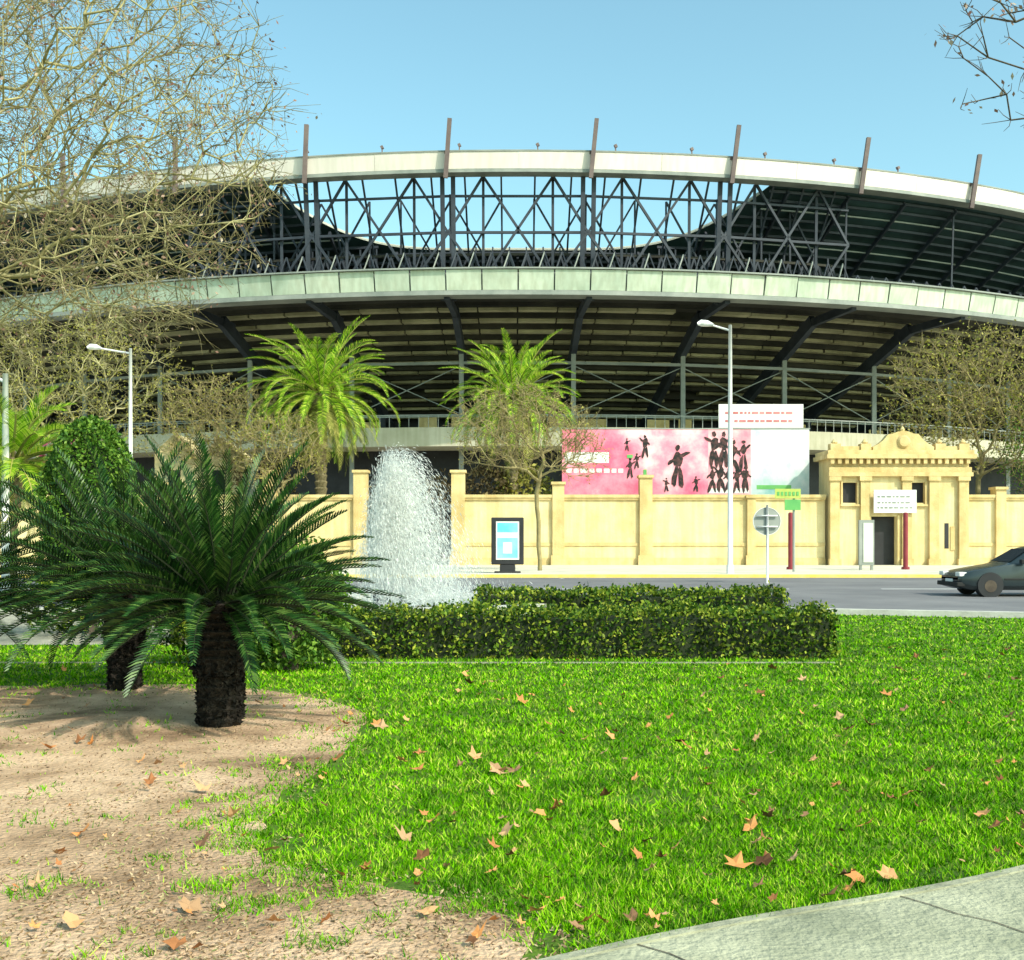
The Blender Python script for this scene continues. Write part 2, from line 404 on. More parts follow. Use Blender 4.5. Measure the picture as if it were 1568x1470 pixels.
for th in ths:
    b.beam(sp_(th,100.35,30.9), sp_(th+.004,100.9,35.5), .34, .34)
    b.beam(sp_(th,100.3,33.0), sp_(th,98.6,33.6), .2, .3)
for i in range(-22, 22):
    th = STEP*(i+.25)*.55
    if abs(th) < .35: b.beam(sp_(th,99.3,33.3), sp_(th,99.3,33.95), .1); b.beam(sp_(th-.001,99.3,33.85), sp_(th+.001,99.3,33.95), .25)
b.obj("roof_masts", M['mast'], st)
H12 = math.radians(12.6)
def rlip(th):
    t = abs(th)/H12
    return 98.85 if t >= 1 else 91.6 + 7.25*(t**4.2)
def zl(r): return 31.75-(98.85-r)*.60
b = MB(); nT = 400; K = 10
vs = []; fs = []
for i in range(nT+1):
    th = -T+2*T*i/nT; r0 = rlip(th)
    for k in range(K+1):
        r = r0+(84.5-r0)*k/K; vs.append(sp_(th, r, zl(r)))
for i in range(nT):
    for k in range(K): a = i*(K+1)+k; fs.append((a, a+K+1, a+K+2, a+1))
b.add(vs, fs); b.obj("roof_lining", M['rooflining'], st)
b = MB()
prev = None
for i in range(121):
    th = -H12*.97+2*H12*.97*i/120; r = rlip(th)-.1; p = sp_(th, r, zl(r)+.08)
    if prev: b.beam(prev, p, .16, .2)
    prev = p
b.obj("roof_lip", M['lip'], st)
b = MB(); b2 = MB()
for q_, r in enumerate(np.arange(86.5, 98.5, .85)):
    pv = None
    for i in range(121):
        th = -T*.8+1.6*T*i/120
        p = sp_(th, r, zl(r)-.35) if r < rlip(th)+.01 else None
        if p and pv: (b if q_ % 4 else b2).beam(pv, p, .14, .22 if q_ % 4 else .12)
        pv = p
for i in range(-40, 40):
    th = STEP*(i*.5)
    r1 = rlip(th)-.2
    b.beam(sp_(th, r1, zl(r1)-.5), sp_(th, 85.5, zl(85.5)-.5), .2, .4)
b.obj("roof_ribs", M['steel'], st); b2.obj("roof_purlins", M['steel2'], st)
b = MB(); bl = MB()
Z0, Z1 = 23.0, 31.6
for i, th in enumerate(ths):
    near = abs(th) < H12*1.25
    if near:
        for dth in (-.0045, .0045):
            b.beam(sp_(th+dth, 97.9, 21.5), sp_(th+dth, 98.9, 31.6), .36, .36)
        b.beam(sp_(th, 96.2, 21.5), sp_(th, 97.0, 30.6), .2)
    else:
        b.beam(sp_(th, 97.9, 21.5), sp_(th, 98.3, 31.2), .14)
    if abs(th) > .75: continue
    inhole = -H12*1.15 < th+STEP/2 < H12*1.15
    A = th; Bn = th+STEP; mid = th+STEP/2; q1 = th+STEP/4; q3 = th+STEP*3/4
    if inhole:
        R = 98.5; zm = 27.0; zh = 30.0; W = .20
        b.beam(sp_(A,R,zm), sp_(Bn,R,zm), W); b.beam(sp_(A,R,zh), sp_(Bn,R,zh), W*.9)
        b.beam(sp_(q1,R,Z1), sp_(q3,R,Z0), W); b.beam(sp_(q3,R,Z1), sp_(q1,R,Z0), W)
        b.beam(sp_(A,R,zm), sp_(q1,R,Z1), W); b.beam(sp_(Bn,R,zm), sp_(q3,R,Z1), W)
        b.beam(sp_(A,R,zm), sp_(q1,R,Z0), W); b.beam(sp_(Bn,R,zm), sp_(q3,R,Z0), W)
        for q in (q1, q3): b.beam(sp_(q,R-.5,Z0), sp_(q,R-.3,Z1), W*1.1)
        R2 = 96.3; W2 = .15
        e1 = th+STEP*.38; e3 = th+STEP*.62
        b.beam(sp_(A,R2,Z0), sp_(e1,R2,30.4), W2); b.beam(sp_(Bn,R2,Z0), sp_(e3,R2,30.4), W2)
        b.beam(sp_(e1,R2,Z0), sp_(A,R2,30.4), W2); b.beam(sp_(e3,R2,Z0), sp_(Bn,R2,30.4), W2)
        b.beam(sp_(e1,R2,Z0), sp_(e1,R2,30.4), W2); b.beam(sp_(e3,R2,Z0), sp_(e3,R2,30.4), W2)
        for s_ in (.12,.38,.62,.88): b.beam(sp_(th+STEP*s_,98.7,31.5), sp_(th+STEP*s_,94.0,25.0), .15)
    ns = 8
    for k in range(ns):
        a0 = A+STEP*k/ns; a1 = A+STEP*(k+.5)/ns; a2 = A+STEP*(k+1)/ns
        zt = 25.3 if inhole else 24.4
        (bl if (k % 2 and inhole) else b).beam(sp_(a0,99.0,23.2), sp_(a1,98.8,zt), .10); b.beam(sp_(a1,98.8,zt), sp_(a2,99.0,23.2), .10)
        if inhole:
            b.beam(sp_(a0,97.2,23.2), sp_(a1,97.2,25.4), .14); b.beam(sp_(a1,97.2,25.4), sp_(a2,97.2,23.2), .14)
            b.beam(sp_(a1,96.5,23.2), sp_(a1,96.5,26.3), .12)
b.obj("roof_truss", M['steel'], st); bl.obj("lattice_railing", M['steel2'], st)
b = MB(); ring(b, [(97.2,25.4),(97.2,25.6),(96.9,25.6),(96.9,25.4)], -H12*1.3, H12*1.3, 60, True)
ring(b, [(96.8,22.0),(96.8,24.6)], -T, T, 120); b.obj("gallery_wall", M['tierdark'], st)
b = MB(); nP = 22*4
for i in range(-nP//2, nP//2):
    a0 = STEP*i/4+.0006; a1 = STEP*(i+1)/4-.0006
    tilt = rng.uniform(-.07,.07)
    ring(b, [(100.0,21.9),(100.4+tilt,23.45),(100.3,23.5),(99.8,21.9)], a0, a1, 2, True)
b.obj("parapet", M['parapet'], st)
b = MB(); ring(b, [(99.7,21.7),(99.9,23.35)], -T, T, 160)
ring(b, [(100.6,23.5),(100.6,23.62),(100.2,23.62),(100.2,23.5)], -T, T, 160, True)
ring(b, [(100.1,21.5),(100.1,21.86),(98.5,21.86),(98.5,21.5)], -T, T, 160, True)
b.obj("parapet_frame", M['steel2'], st)
b = MB(); bl = MB()
ring(b, [(99.7,21.85),(92.2,22.6)], -T, T, 120)
nst = 15; r = 92.0; z = 22.3; dr = 1.5; dz = .70
ring(b, [(92.2,22.6),(92.1,22.3)], -T, T, 120)
for k in range(nst):
    ring(b, [(r,z),(r-dr,z)], -T, T, 120)
    for i in range(-33, 33):
        if rng.uniform() < .06: continue
        a0 = STEP*i/3+.0008; a1 = STEP*(i+1)/3-.0008
        f0 = .34+rng.uniform(-.06,.08)
        ring(bl, [(r-dr*f0,z-.03),(r-dr*.92,z-.03),(r-dr*.92,z-dz*.42),(r-dr*f0,z-dz*.42)], a0, a1, 2, True)
    ring(b, [(r-dr,z),(r-dr,z-dz)], -T, T, 120)
    r -= dr; z -= dz
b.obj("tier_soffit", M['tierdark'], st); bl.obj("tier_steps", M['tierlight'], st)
b = MB(); bc = MB()
for th in ths:
    b.beam(sp_(th,99.4,21.6), sp_(th,91,21.3), .45, .7)
    b.beam(sp_(th,93,21.5), sp_(th,70.5,11.2), .55, 1.1)
    bc.beam(sp_(th,88,0), sp_(th,88,19.2), .42)
    bc.beam(sp_(th,88,13), sp_(th+STEP,88,13), .12); bc.beam(sp_(th,88,17.9), sp_(th+STEP,88,17.9), .26)
    b.beam(sp_(th,78,0), sp_(th,78,14.3), .5)
    if abs(th) < .8:
        bc.beam(sp_(th,87.8,13.2), sp_(th+STEP,87.8,17.7), .08); bc.beam(sp_(th,87.8,17.7), sp_(th+STEP,87.8,13.2), .08)
b.obj("raker_beams", M['steel'], st); bc.obj("columns", M['steel2'], st)
b = MB(); ring(b, [(91,10.0),(91,11.7),(70,11.7),(70,10.0)], -T, T, 120, True); b.obj("concourse_slab", M['concourse'], st)
b = MB(); ring(b, [(86,.02),(86,10)], -T, T, 120); ring(b, [(74,11.7),(74,15.0)], -T, T, 120); b.obj("opening_shade_wall", M['dark'], st)  # near-black sheets paint the shade of the stadium's openings
b = MB()
for i in range(-60, 60):
    a0 = STEP*i/3
    if rng.uniform() < .55: ring(b, [(82,11.75),(82,13.4+rng.uniform(-.4,.3))], a0, a0+STEP/3*rng.uniform(.4,.8), 2)  # cream panels stand for bright openings, their light put into the colour
    if i % 3 == 0: ring(b, [(85.6,1),(85.6,8.5)], a0, a0+STEP*.08, 2)
b.obj("concourse_bright_panels", M['creamtrim'], st)
b = MB()
for i in range(-240, 240):
    th = STEP*i/12
    if abs(th) < .8: b.beam(sp_(th,90.9,11.7), sp_(th,90.9,12.8), .06)
ring(b, [(90.95,12.75),(90.95,12.85),(90.85,12.85)], -.8, .8, 90)
b.obj("concourse_railing", M['steel2'], st)

# ---------------------------------------------------------------- perimeter wall
def wall(name, x0, x1, y=66.0, h=4.0, piers=()):
    e = empty(name, ((x0+x1)/2, y, 0))
    b = MB(); b.box(x0, x1, y, y+.4, 0, h); b.obj("wall_face", M['cream'], e)
    b = MB(); b.box(x0-.02, x1+.02, y-.12, y+.52, h, h+.12); b.box(x0-.04, x1+.04, y-.18, y+.58, h+.12, h+.3)
    b.box(x0-.01, x1+.01, y-.06, y-.001, 1.25, 1.45); b.box(x0-.01, x1+.01, y-.08, y-.002, 0.12, .55); b.obj("coping", M['creamtrim'], e)
    if piers:
        b = MB()
        for px, ph, pw in piers:
            b.box(px-pw/2, px+pw/2, y-.22, y+.6, 0, ph); b.box(px-pw/2-.08, px+pw/2+.08, y-.32, y+.7, ph, ph+.16)
            b.box(px-pw/2-.1, px+pw/2+.1, y-.34, y-.221, .1, .7)
        b.obj("piers", M['creamtrim'], e)
    return e
wall("boundary_wall", -3.6, 18.6, piers=((-3.2,5.6,.8),(2.75,4.9,.7),(7.95,5.3,.75),(14.2,4.1,.5)))
wall("boundary_wall", -45, -8.6, piers=((-9.0,5.6,.8),(-14.4,5.6,.8),(-21,4.9,.7)))
wall("boundary_wall", 27.1, 60, piers=((29.0,4.6,.6),(34,4.6,.6)))
e = empty("iron_gate", (-6.1, 66.2, 0)); b = MB()
for x in np.arange(-8.5, -3.7, .16): b.beam((x,66.2,.1),(x,66.2,3.4+.3*math.sin((x+8.6)/4.9*math.pi)), .04)
for z in (.3, 1.6, 3.2): b.beam((-8.6,66.2,z),(-3.6,66.2,z), .07)
b.obj("bars", M['steel'], e)

# ---------------------------------------------------------------- ornate gatehouse
g = empty("gatehouse", (22.8, 66, 0))
b = MB(); Y0 = 65.6
xs = [(18.8,19.5),(20.4,21.2),(22.75,23.5),(24.4,27.0)]
for x0,x1 in xs: b.box(x0, x1, Y0, 68, 0, 5.0)
b.box(19.5,20.4,Y0,68,0,3.8); b.box(23.5,24.4,Y0,68,0,3.8); b.box(21.2,22.75,Y0,68,3.0,5.0)
b.box(18.8,27.0,Y0,68,5.0,6.4)
b.obj("facade", M['cream'], g)
b = MB()
for x in (18.75,20.55,23.0,24.6,26.35):
    w = .55
    b.box(x, x+w, Y0-.22, Y0-.002, .5, 5.1); b.box(x-.08, x+w+.08, Y0-.32, Y0-.003, 0, .5); b.box(x-.08, x+w+.08, Y0-.32, Y0-.003, 5.1, 5.35)
b.box(18.65,27.15,Y0-.3,Y0-.001,5.36,5.6); b.box(18.7,27.1,Y0-.18,Y0-.004,5.6,5.9)
b.box(18.5,27.3,Y0-.45,68.2,6.402,6.65); b.box(18.6,27.2,Y0-.3,68.1,6.65,6.9)
for x in np.arange(18.75,27.0,.42): b.box(x, x+.2, Y0-.36, Y0-.005, 6.1, 6.395)
for x in (18.8,20.6,25.0,26.4):
    b.box(x, x+.6, Y0-.1, Y0+.5, 6.902, 7.3); b.tube([(x+.3,Y0+.2,7.3),(x+.3,Y0+.2,7.38),(x+.3,Y0+.2,7.48),(x+.3,Y0+.2,7.6)], [.12,.2,.14,.03], 8)
for x0,x1 in ((19.4,20.6),(25.6,26.4)): b.box(x0,x1,Y0,Y0+.35,6.902,7.15)
poly = [(21.3,6.902)]
for k in range(13):
    t = k/12; x = 21.3+3.6*t; z = 7.1+.95*math.sin(math.pi*t)**1.3+(.14 if k in (3,9) else 0); poly.append((x,z))
poly.append((24.9,6.902)); b.prism(poly, Y0-.12, Y0+.4)
b.tube([(23.1,Y0-.15,7.4),(23.1,Y0-.26,7.4)],[.4,.28],16)
b.tube([(23.1,Y0+.1,8.0),(23.1,Y0+.1,8.15),(23.1,Y0+.1,8.35)],[.12,.15,.02],8)
for x0,x1,z0,z1 in ((19.42,20.48,3.72,5.06),(23.42,24.48,3.72,5.06)):
    b.box(x0,x0+.1,Y0-.09,Y0-.006,z0,z1); b.box(x1-.1,x1,Y0-.09,Y0-.006,z0,z1); b.box(x0-.06,x1+.06,Y0-.16,Y0-.007,z0-.12,z0-.001)
b.box(21.08,21.2,Y0-.1,Y0-.006,.1,3.1); b.box(22.75,22.87,Y0-.1,Y0-.006,.1,3.1)
b.box(25.9,26.15,Y0-.05,Y0-.006,1.0,2.4)
b.obj("ornament", M['creamtrim'], g)
b = MB(); b.box(19.5,20.4,Y0+.3,Y0+.35,3.8,5.0); b.box(23.5,24.4,Y0+.3,Y0+.35,3.8,5.0); b.box(21.2,22.75,Y0+.5,Y0+.55,0.1,3.0)
b.box(25.55,25.8,Y0-.012,Y0-.003,1.1,2.6)
b.obj("openings", M['dark'], g)
b = MB(); b.box(21.25,23.75,Y0-.42,Y0-.34,3.2,4.55); b.obj("name_board", M['white'], g)
b = MB()
for z in (4.1,3.75,3.45):
    x = 21.45
    while x < 23.4:
        w = random.uniform(.1,.3); b.box(x,x+w,Y0-.43,Y0-.421,z,z+.10); x += w+.08
b.obj("name_board_letters", M['steel2'], g)

# ---------------------------------------------------------------- billboards
e = empty("billboard", (8.5, 67.6, 0))
YB = 67.6
b = MB(); b.box(3.05,11.95,YB,YB+.12,4.35,8.35); b.obj("pink_poster", M['pink'], e)
b = MB(); b.box(11.95,14.55,YB,YB+.12,4.35,8.35); b.obj("photo_poster", M['pink2'], e)
b = MB(); b.box(14.55,18.1,YB,YB+.12,4.35,8.35); b.obj("silver_poster", M['silver'], e)
b = MB()
for x in np.arange(3.5,18,2.2):
    b.beam((x,YB+.3,0),(x,YB+.3,8.3),.16)
    b.beam((x,YB+.35,6),(x,YB+1.8,0),.12)
b.box(3.0,18.15,YB-.03,YB-.002,4.27,4.34); b.box(3.0,18.15,YB-.03,YB+.1,8.352,8.42)
b.obj("frame", M['steel2'], e)
b = MB(); bk = MB()
b.box(3.2,5.9,YB-.012,YB-.003,6.3,6.95)
x = 3.3
while x < 6.6:
    w = random.uniform(.15,.45); b.box(x,x+w,YB-.012,YB-.003,5.7,5.95); x += w+.12
b.box(11.97,14.4,YB-.012,YB-.003,4.45,4.75)
def figure(mb, x, z, h, flip=1):
    def blob(cx, cz, rx, rz, a=0, n=10):
        blob.y -= .0012
        pts = []
        for k in range(n):
            t = 2*math.pi*k/n; j = random.uniform(.7,1.25); u, v = rx*j*math.cos(t), rz*j*math.sin(t)
            pts.append((cx+u*math.cos(a)-v*math.sin(a), blob.y, cz+u*math.sin(a)+v*math.cos(a)))
        mb.ngon(pts)
    blob.y = YB-.014-random.uniform(0,.006)
    s = h; j = lambda: random.uniform(-.25,.25)
    blob(x, z+s*.93, s*.06, s*.07)
    blob(x, z+s*.68, s*.11, s*.19, .1*flip+j()*.4)
    blob(x+flip*s*.15, z+s*.78, s*.13, s*.04, (.6+j())*flip)
    blob(x-flip*s*.13, z+s*.64, s*.13, s*.04, (.8+j())*flip)
    blob(x+flip*s*.06, z+s*.28, s*.06, s*.27, .12*flip+j()*.5)
    blob(x-flip*s*.07, z+s*.26, s*.06, s*.25, -.2*flip+j()*.5)
for x,z,h,f in ((7.2,5.3,1.3,1),(8.1,6.6,1.4,-1),(7.6,5.9,1.0,1),(7.0,7.0,.8,1),(10.1,4.7,2.7,1),(8.3,4.6,.8,1),(9.4,4.5,.9,-1),(11.2,4.5,1.0,1),(12.2,4.5,1.6,1),(12.7,4.5,1.8,-1),(13.7,4.45,1.5,1),(14.2,4.45,1.7,-1),(13.2,4.5,1.5,1),(12.3,6.0,2.2,-1),(12.9,5.9,2.3,1),(13.5,5.6,2.1,-1),(14.1,5.8,1.9,1)):
    figure(bk, x, z, h, f)
b.obj("poster_lettering", M['white'], e); bk.obj("poster_figures", M['black'], e)
b = MB(); b.box(7.0,7.35,YB-.03,YB-.028,6.6,6.8); b.box(8.0,8.2,YB-.03,YB-.028,5.4,5.9); b.box(14.9,17.0,YB-.012,YB-.003,4.7,4.95)
b.obj("poster_accents", M['green'], e)
e = empty("banner_sign", (15.1, 68.2, 0))
b = MB(); b.box(12.7,17.9,68.2,68.3,8.5,9.95); b.obj("board", M['white'], e)
b = MB()
for z in (9.35,8.85):
    x = 13.1
    while x < 17.3:
        w = random.uniform(.12,.4); b.box(x,x+w,68.18,68.198,z,z+.14); x += w+.1
b.obj("lettering", M['letter'], e)
b = MB()
for x in (13.3,15.2,17.2): b.beam((x,68.5,0),(x,68.5,9.9),.15)
b.obj("posts", M['steel2'], e)

# ---------------------------------------------------------------- street furniture
def lamp(x, y, h, arm, head=.55):
    e = empty("street_lamp", (x,y,0)); b = MB()
    b.tube([(x,y,.05),(x,y,.5),(x,y,.52),(x,y,h*.6),(x,y,h)],[.16,.16,.12,.10,.075],12)
    b.tube([(x,y,h-.25),(x-arm*.5,y,h-.12),(x-arm,y,h+.02)],[.05,.045,.04],8)
    b.obj("pole", M['pole'], e, True)
    b = MB(); b.tube([(x-arm+.15,y,h),(x-arm-.1,y,h+.06),(x-arm-head*.7,y,h+.08),(x-arm-head,y,h+.05)],[.06,.14,.15,.06],10)
    b.obj("luminaire", M['whitepaint'], e, True)
lamp(9.63,49,11.1,.9); lamp(-18.9,55,11.1,1.6)
lamp(-14.6,32,6.4,.5,.4)
e = empty("advertising_panel", (-.2,50,0)); b = MB()
b.box(-.93,.53,49.9,50.15,.5,2.62); b.box(-.55,.15,49.93,50.12,.12,.5); b.box(-.8,.4,49.85,50.2,.12,.2); b.obj("case", M['dark'], e, bevel=.04)
b = MB(); b.box(-.72,.32,49.87,49.898,.72,2.44); b.obj("poster", M['white'], e)
b = MB(); b.box(-.66,.26,49.86,49.869,.8,1.7); b.box(-.66,.26,49.86,49.869,1.95,2.38); b.obj("poster_print", M['cyan'], e)
b = MB(); b.box(-.4,.0,49.85,49.859,1.0,1.5); b.obj("poster_text", M['pole'], e)
e = empty("traffic_sign", (9.43,41,0)); b = MB()
b.tube([(9.43,41,0),(9.43,41,2.9)],[.045,.045],10); b.beam((9.05,40.98,2.1),(9.8,40.98,2.1),.05); b.beam((9.05,40.98,2.5),(9.8,40.98,2.5),.05); b.obj("post", M['pole'], e, True)
b = MB(); b.tube([(9.43,41.06,2.3),(9.43,41.09,2.3)],[.5,.5],28); b.obj("disc_back", M['steel2'], e)
b = MB(); b.tube([(9.43,41.0901,2.3),(9.43,41.11,2.3)],[.52,.52],28)
for k in range(28):
    a = 2*math.pi*k/28; a2 = 2*math.pi*(k+1)/28
    b.beam((9.43+.51*math.cos(a),41.06,2.3+.51*math.sin(a)),(9.43+.51*math.cos(a2),41.06,2.3+.51*math.sin(a2)),.02)
b.obj("rim", M['pole'], e)
e = empty("direction_sign", (13.2,52,0)); b = MB()
b.tube([(13.2,52,.1),(13.2,52,4.0)],[.06,.06],10); b.obj("post", M['steel2'], e)
b = MB(); b.box(12.3,13.5,51.9,51.94,3.55,4.0); b.obj("arrow_board", M['lime'], e)
b = MB(); b.box(12.75,13.5,51.9,51.94,3.0,3.5); b.obj("lower_board", M['green'], e)
b = MB()
for k in range(6): b.box(12.4+k*.18,12.5+k*.18,51.88,51.898,3.68,3.86)
b.obj("lettering", M['green'], e)
for x in (14.05,19.85):
    e = empty("red_post", (x,56,0)); b = MB()
    b.tube([(x,56,.1),(x,56,2.95),(x,56,3.0)],[.12,.12,.06],10); b.tube([(x,56,.1),(x,56,.25)],[.2,.2],10); b.obj("shaft", M['redpost'], e)
e = empty("information_board", (17.55,55,0)); b = MB()
b.box(17.2,17.95,55,55.18,.35,2.6); b.box(17.25,17.35,55.02,55.16,.1,.35); b.box(17.8,17.9,55.02,55.16,.1,.35); b.obj("case", M['steel2'], e)
b = MB(); b.box(17.4,17.88,54.97,54.998,.5,2.45); b.obj("panel", M['lip'], e)

# ---------------------------------------------------------------- car
cx0, cy0 = 12.55, 31.0
e = empty("parked_car", (cx0+2.1, cy0+.85, 0))
stn = [(0,.42,.56,.58,.50),(.06,.28,.66,.74,.62),(.35,.2,.76,.82,.70),(.9,.2,.86,.85,.72),(1.3,.2,.93,.86,.72),(1.42,.2,.965,.86,.70),
       (2.05,.2,1.36,.86,.56),(2.35,.2,1.43,.86,.58),(2.9,.2,1.44,.86,.58),(3.4,.2,1.38,.86,.56),(3.95,.22,1.02,.84,.66),(4.2,.25,.96,.8,.66),(4.3,.4,.8,.72,.6)]
vs = []; fs = []
for t,zb,zt,w,wr in stn:
    belt = min(.92, zt-.03)
    half = [(w*.88,zb),(w*.99,zb+.12),(w,.5 if zt>.6 else .48),(w*.97,belt),(wr,zt-.02),(wr*.6,zt)]
    for y,z in half: vs.append((cx0+t, cy0+.86-y, z))
    for y,z in half[::-1]: vs.append((cx0+t, cy0+.86+y, z))
n_ = 12
for i in range(len(stn)-1):
    for k in range(n_): fs.append((i*n_+k,(i+1)*n_+k,(i+1)*n_+(k+1)%n_,i*n_+(k+1)%n_))
fs.append(tuple(range(n_))); fs.append(tuple(range((len(stn)-1)*n_, len(stn)*n_))[::-1])
b = MB(); b.add(vs, fs); o = b.obj("body", M['carpaint'], e, bevel=.03)
for p in o.data.polygons: p.use_smooth = True
def yl(z):
    return cy0+.86-(.86*.97+(.57-.86*.97)*(z-.92)/(1.42-.92))-.012
b = MB()
for poly in ([(1.72,.97),(2.12,1.33),(2.62,1.38),(2.62,.95)],[(2.70,.95),(2.70,1.38),(3.35,1.33),(3.72,1.0)]):
    b.ngon([(cx0+t, yl(z), z) for t,z in poly]); b.ngon([(cx0+t, 2*(cy0+.86)-yl(z), z) for t,z in poly])
b.ngon([(cx0+1.45,cy0+.22,.995),(cx0+2.02,cy0+.36,1.355),(cx0+2.02,cy0+1.36,1.355),(cx0+1.45,cy0+1.5,.995)])
b.obj("windows", M['glass'], e)
b = MB(); br = MB(); ba = MB()
for t in (.82,3.42):
    for yy in (cy0+.0, cy0+1.52):
        c = (cx0+t, .31)
        b.tube([(c[0],yy,c[1]),(c[0],yy+.04,c[1]),(c[0],yy+.16,c[1]),(c[0],yy+.2,c[1])],[.27,.31,.31,.27],24)
        br.tube([(c[0],yy-.008,c[1]),(c[0],yy+.02,c[1])],[.17,.17],16)
    ba.tube([(cx0+t,cy0-.001,.34),(cx0+t,cy0+.3,.34)],[.36,.36],24)
b.obj("tyres", M['rubber'], e); br.obj("hubcaps", M['bark_dark'], e); ba.obj("wheel_arches", M['dark'], e)
b = MB(); b.box(cx0-.012,cx0+.2,cy0+.12,cy0+.42,.58,.7); b.box(cx0-.012,cx0+.2,cy0+1.3,cy0+1.6,.58,.7); b.box(cx0-.03,cx0+.05,cy0+.6,cy0+1.1,.4,.5); b.obj("headlights", M['white'], e, bevel=.02)
b = MB(); b.box(cx0-.07,cx0+.15,cy0+.12,cy0+1.6,.3,.42); b.box(cx0+1.2,cx0+3.05,cy0-.012,cy0+.02,.48,.53); b.box(cx0+1.6,cx0+1.78,cy0-.18,cy0-.02,.94,1.06); b.obj("bumper_and_trim", M['rubber'], e, bevel=.02)

# ---------------------------------------------------------------- fountain
e = empty("fountain", (-1.9,21,0)); fx, fy = -1.9, 21.0
b = MB(); pr = [(2.7,0),(2.75,.35),(2.85,.4),(2.85,.48),(2.55,.48),(2.5,.3)]
vs=[];fs=[];n_=48
for k in range(n_):
    a=2*math.pi*k/n_
    for r_,z_ in pr: vs.append((fx+r_*math.cos(a),fy+r_*math.sin(a),z_))
for k in range(n_):
    for j in range(5): fs.append((k*6+j,((k+1)%n_)*6+j,((k+1)%n_)*6+j+1,k*6+j+1))
b.add(vs,fs); b.obj("basin", M['kerb'], e)
b = MB(); b.tube([(fx,fy,.3),(fx,fy,.34)],[2.5,2.5],48); b.obj("pool", M['water'], e)
b = MB()
for k in range(8): a=k*math.pi/4; b.tube([(fx-.4+.3*math.cos(a),fy+.3*math.sin(a),.3),(fx-.4+.3*math.cos(a),fy+.3*math.sin(a),.6)],[.04,.03],8)
b.obj("nozzles", M['steel'], e)
def spray(n):
    g_ = 9.81
    off = np.clip(rng.normal(0,.95,n),-2.4,2.4); offy = rng.normal(0,.8,n)
    vz0 = 7.62*np.exp(-.085*(off**2+offy**2))*rng.uniform(0,1,n)**.15
    T_ = 2*vz0/g_
    t = T_*(.12+.88*rng.beta(1.25,.95,n))
    vx = -.08+off*.27; vy = offy*.22
    wind = .1+1.5*rng.uniform(0,1,n)**1.2+np.clip(off,0,3)*.3
    x = fx-.42+off*.09+vx*t+.5*wind*t*t
    y = fy+offy*.09+vy*t
    z = .45+vz0*t-.5*g_*t*t
    s = .02+.045*t
    V = np.stack([vx+wind*t, vy, vz0-g_*t],1)
    return np.stack([x+rng.normal(0,1,n)*s,y+rng.normal(0,1,n)*s,z+rng.normal(0,1,n)*s],1), V
P,Vv = spray(60000)
k=9000; a=rng.uniform(0,2*np.pi,k); rr_=np.abs(rng.normal(0,.75,k)); Pm=np.stack([fx+.3+rr_*np.cos(a)*1.25,fy+rr_*np.sin(a),.4+np.abs(rng.normal(0,.16,k))],1)
P=np.concatenate([P,Pm]); Vv=np.concatenate([Vv,rng.normal(0,1,(k,3))])
ok = P[:,2] > .35; P=P[ok]; Vv=Vv[ok]; n=len(P)
dirn = Vv/np.linalg.norm(Vv,axis=1,keepdims=True)
ln = (rng.uniform(.02,.13,n))[:,None]; wd = (rng.uniform(.002,.0065,n))[:,None]
r_ = rng.normal(size=(n,3)); s_ = np.cross(dirn,r_); s_/=np.linalg.norm(s_,axis=1,keepdims=True)
V = np.stack([P-dirn*ln/2,P+s_*wd,P+dirn*ln/2,P-s_*wd],1).reshape(-1,3)
np_obj("water_spray", V, np.arange(4*n).reshape(-1,4), M['spray'], e)

# ---------------------------------------------------------------- hedges
def hedge(name, x0,x1,y0,y1,h,n,size):
    u = rng.uniform(0,1,(n,3)); f = rng.uniform(0,1,n)
    A_top=(x1-x0)*(y1-y0); A_f=(x1-x0)*h; A_s=(y1-y0)*h; tot=A_top+2*A_f+2*A_s
    P = np.stack([x0+(x1-x0)*u[:,0], y0+(y1-y0)*u[:,1], h*u[:,2]],1)
    c=np.cumsum([A_top,A_f,A_f,A_s,A_s])/tot; k=np.searchsorted(c,f)
    P[k==0,2]=h; P[k==1,1]=y0; P[k==2,1]=y1; P[k==3,0]=x0; P[k==4,0]=x1
    off = .05*np.sin(P[:,0]*4.3+1)*np.sin(P[:,0]*1.9)+.03*np.sin(P[:,0]*11)
    P[k==0,2]+=off[k==0]; P[k==1,1]+=off[k==1]
    P[:,0] = np.clip(P[:,0]+rng.normal(0,.03,n), x0-.06, x1+.06)
    P += rng.normal(0,.042,(n,3)); P[:,2]=np.maximum(P[:,2],.02)
    V,F = quads(P,size,rng,1.4)
    e = empty(name, ((x0+x1)/2,(y0+y1)/2,0))
    np_obj("leaves",V,F,M['hedge'],e)
    b=MB(); b.box(x0+.06,x1-.06,y0+.06,y1-.06,0,h-.08); b.obj("inner_shade_fill",M['core'],e)  # solid dark filler that paints the shade between the leaves
hedge("box_hedge",-3.5,4.35,14.95,16.0,.61,21000,.045)
hedge("box_hedge",-.6,4.85,19.6,20.8,.66,9000,.06)
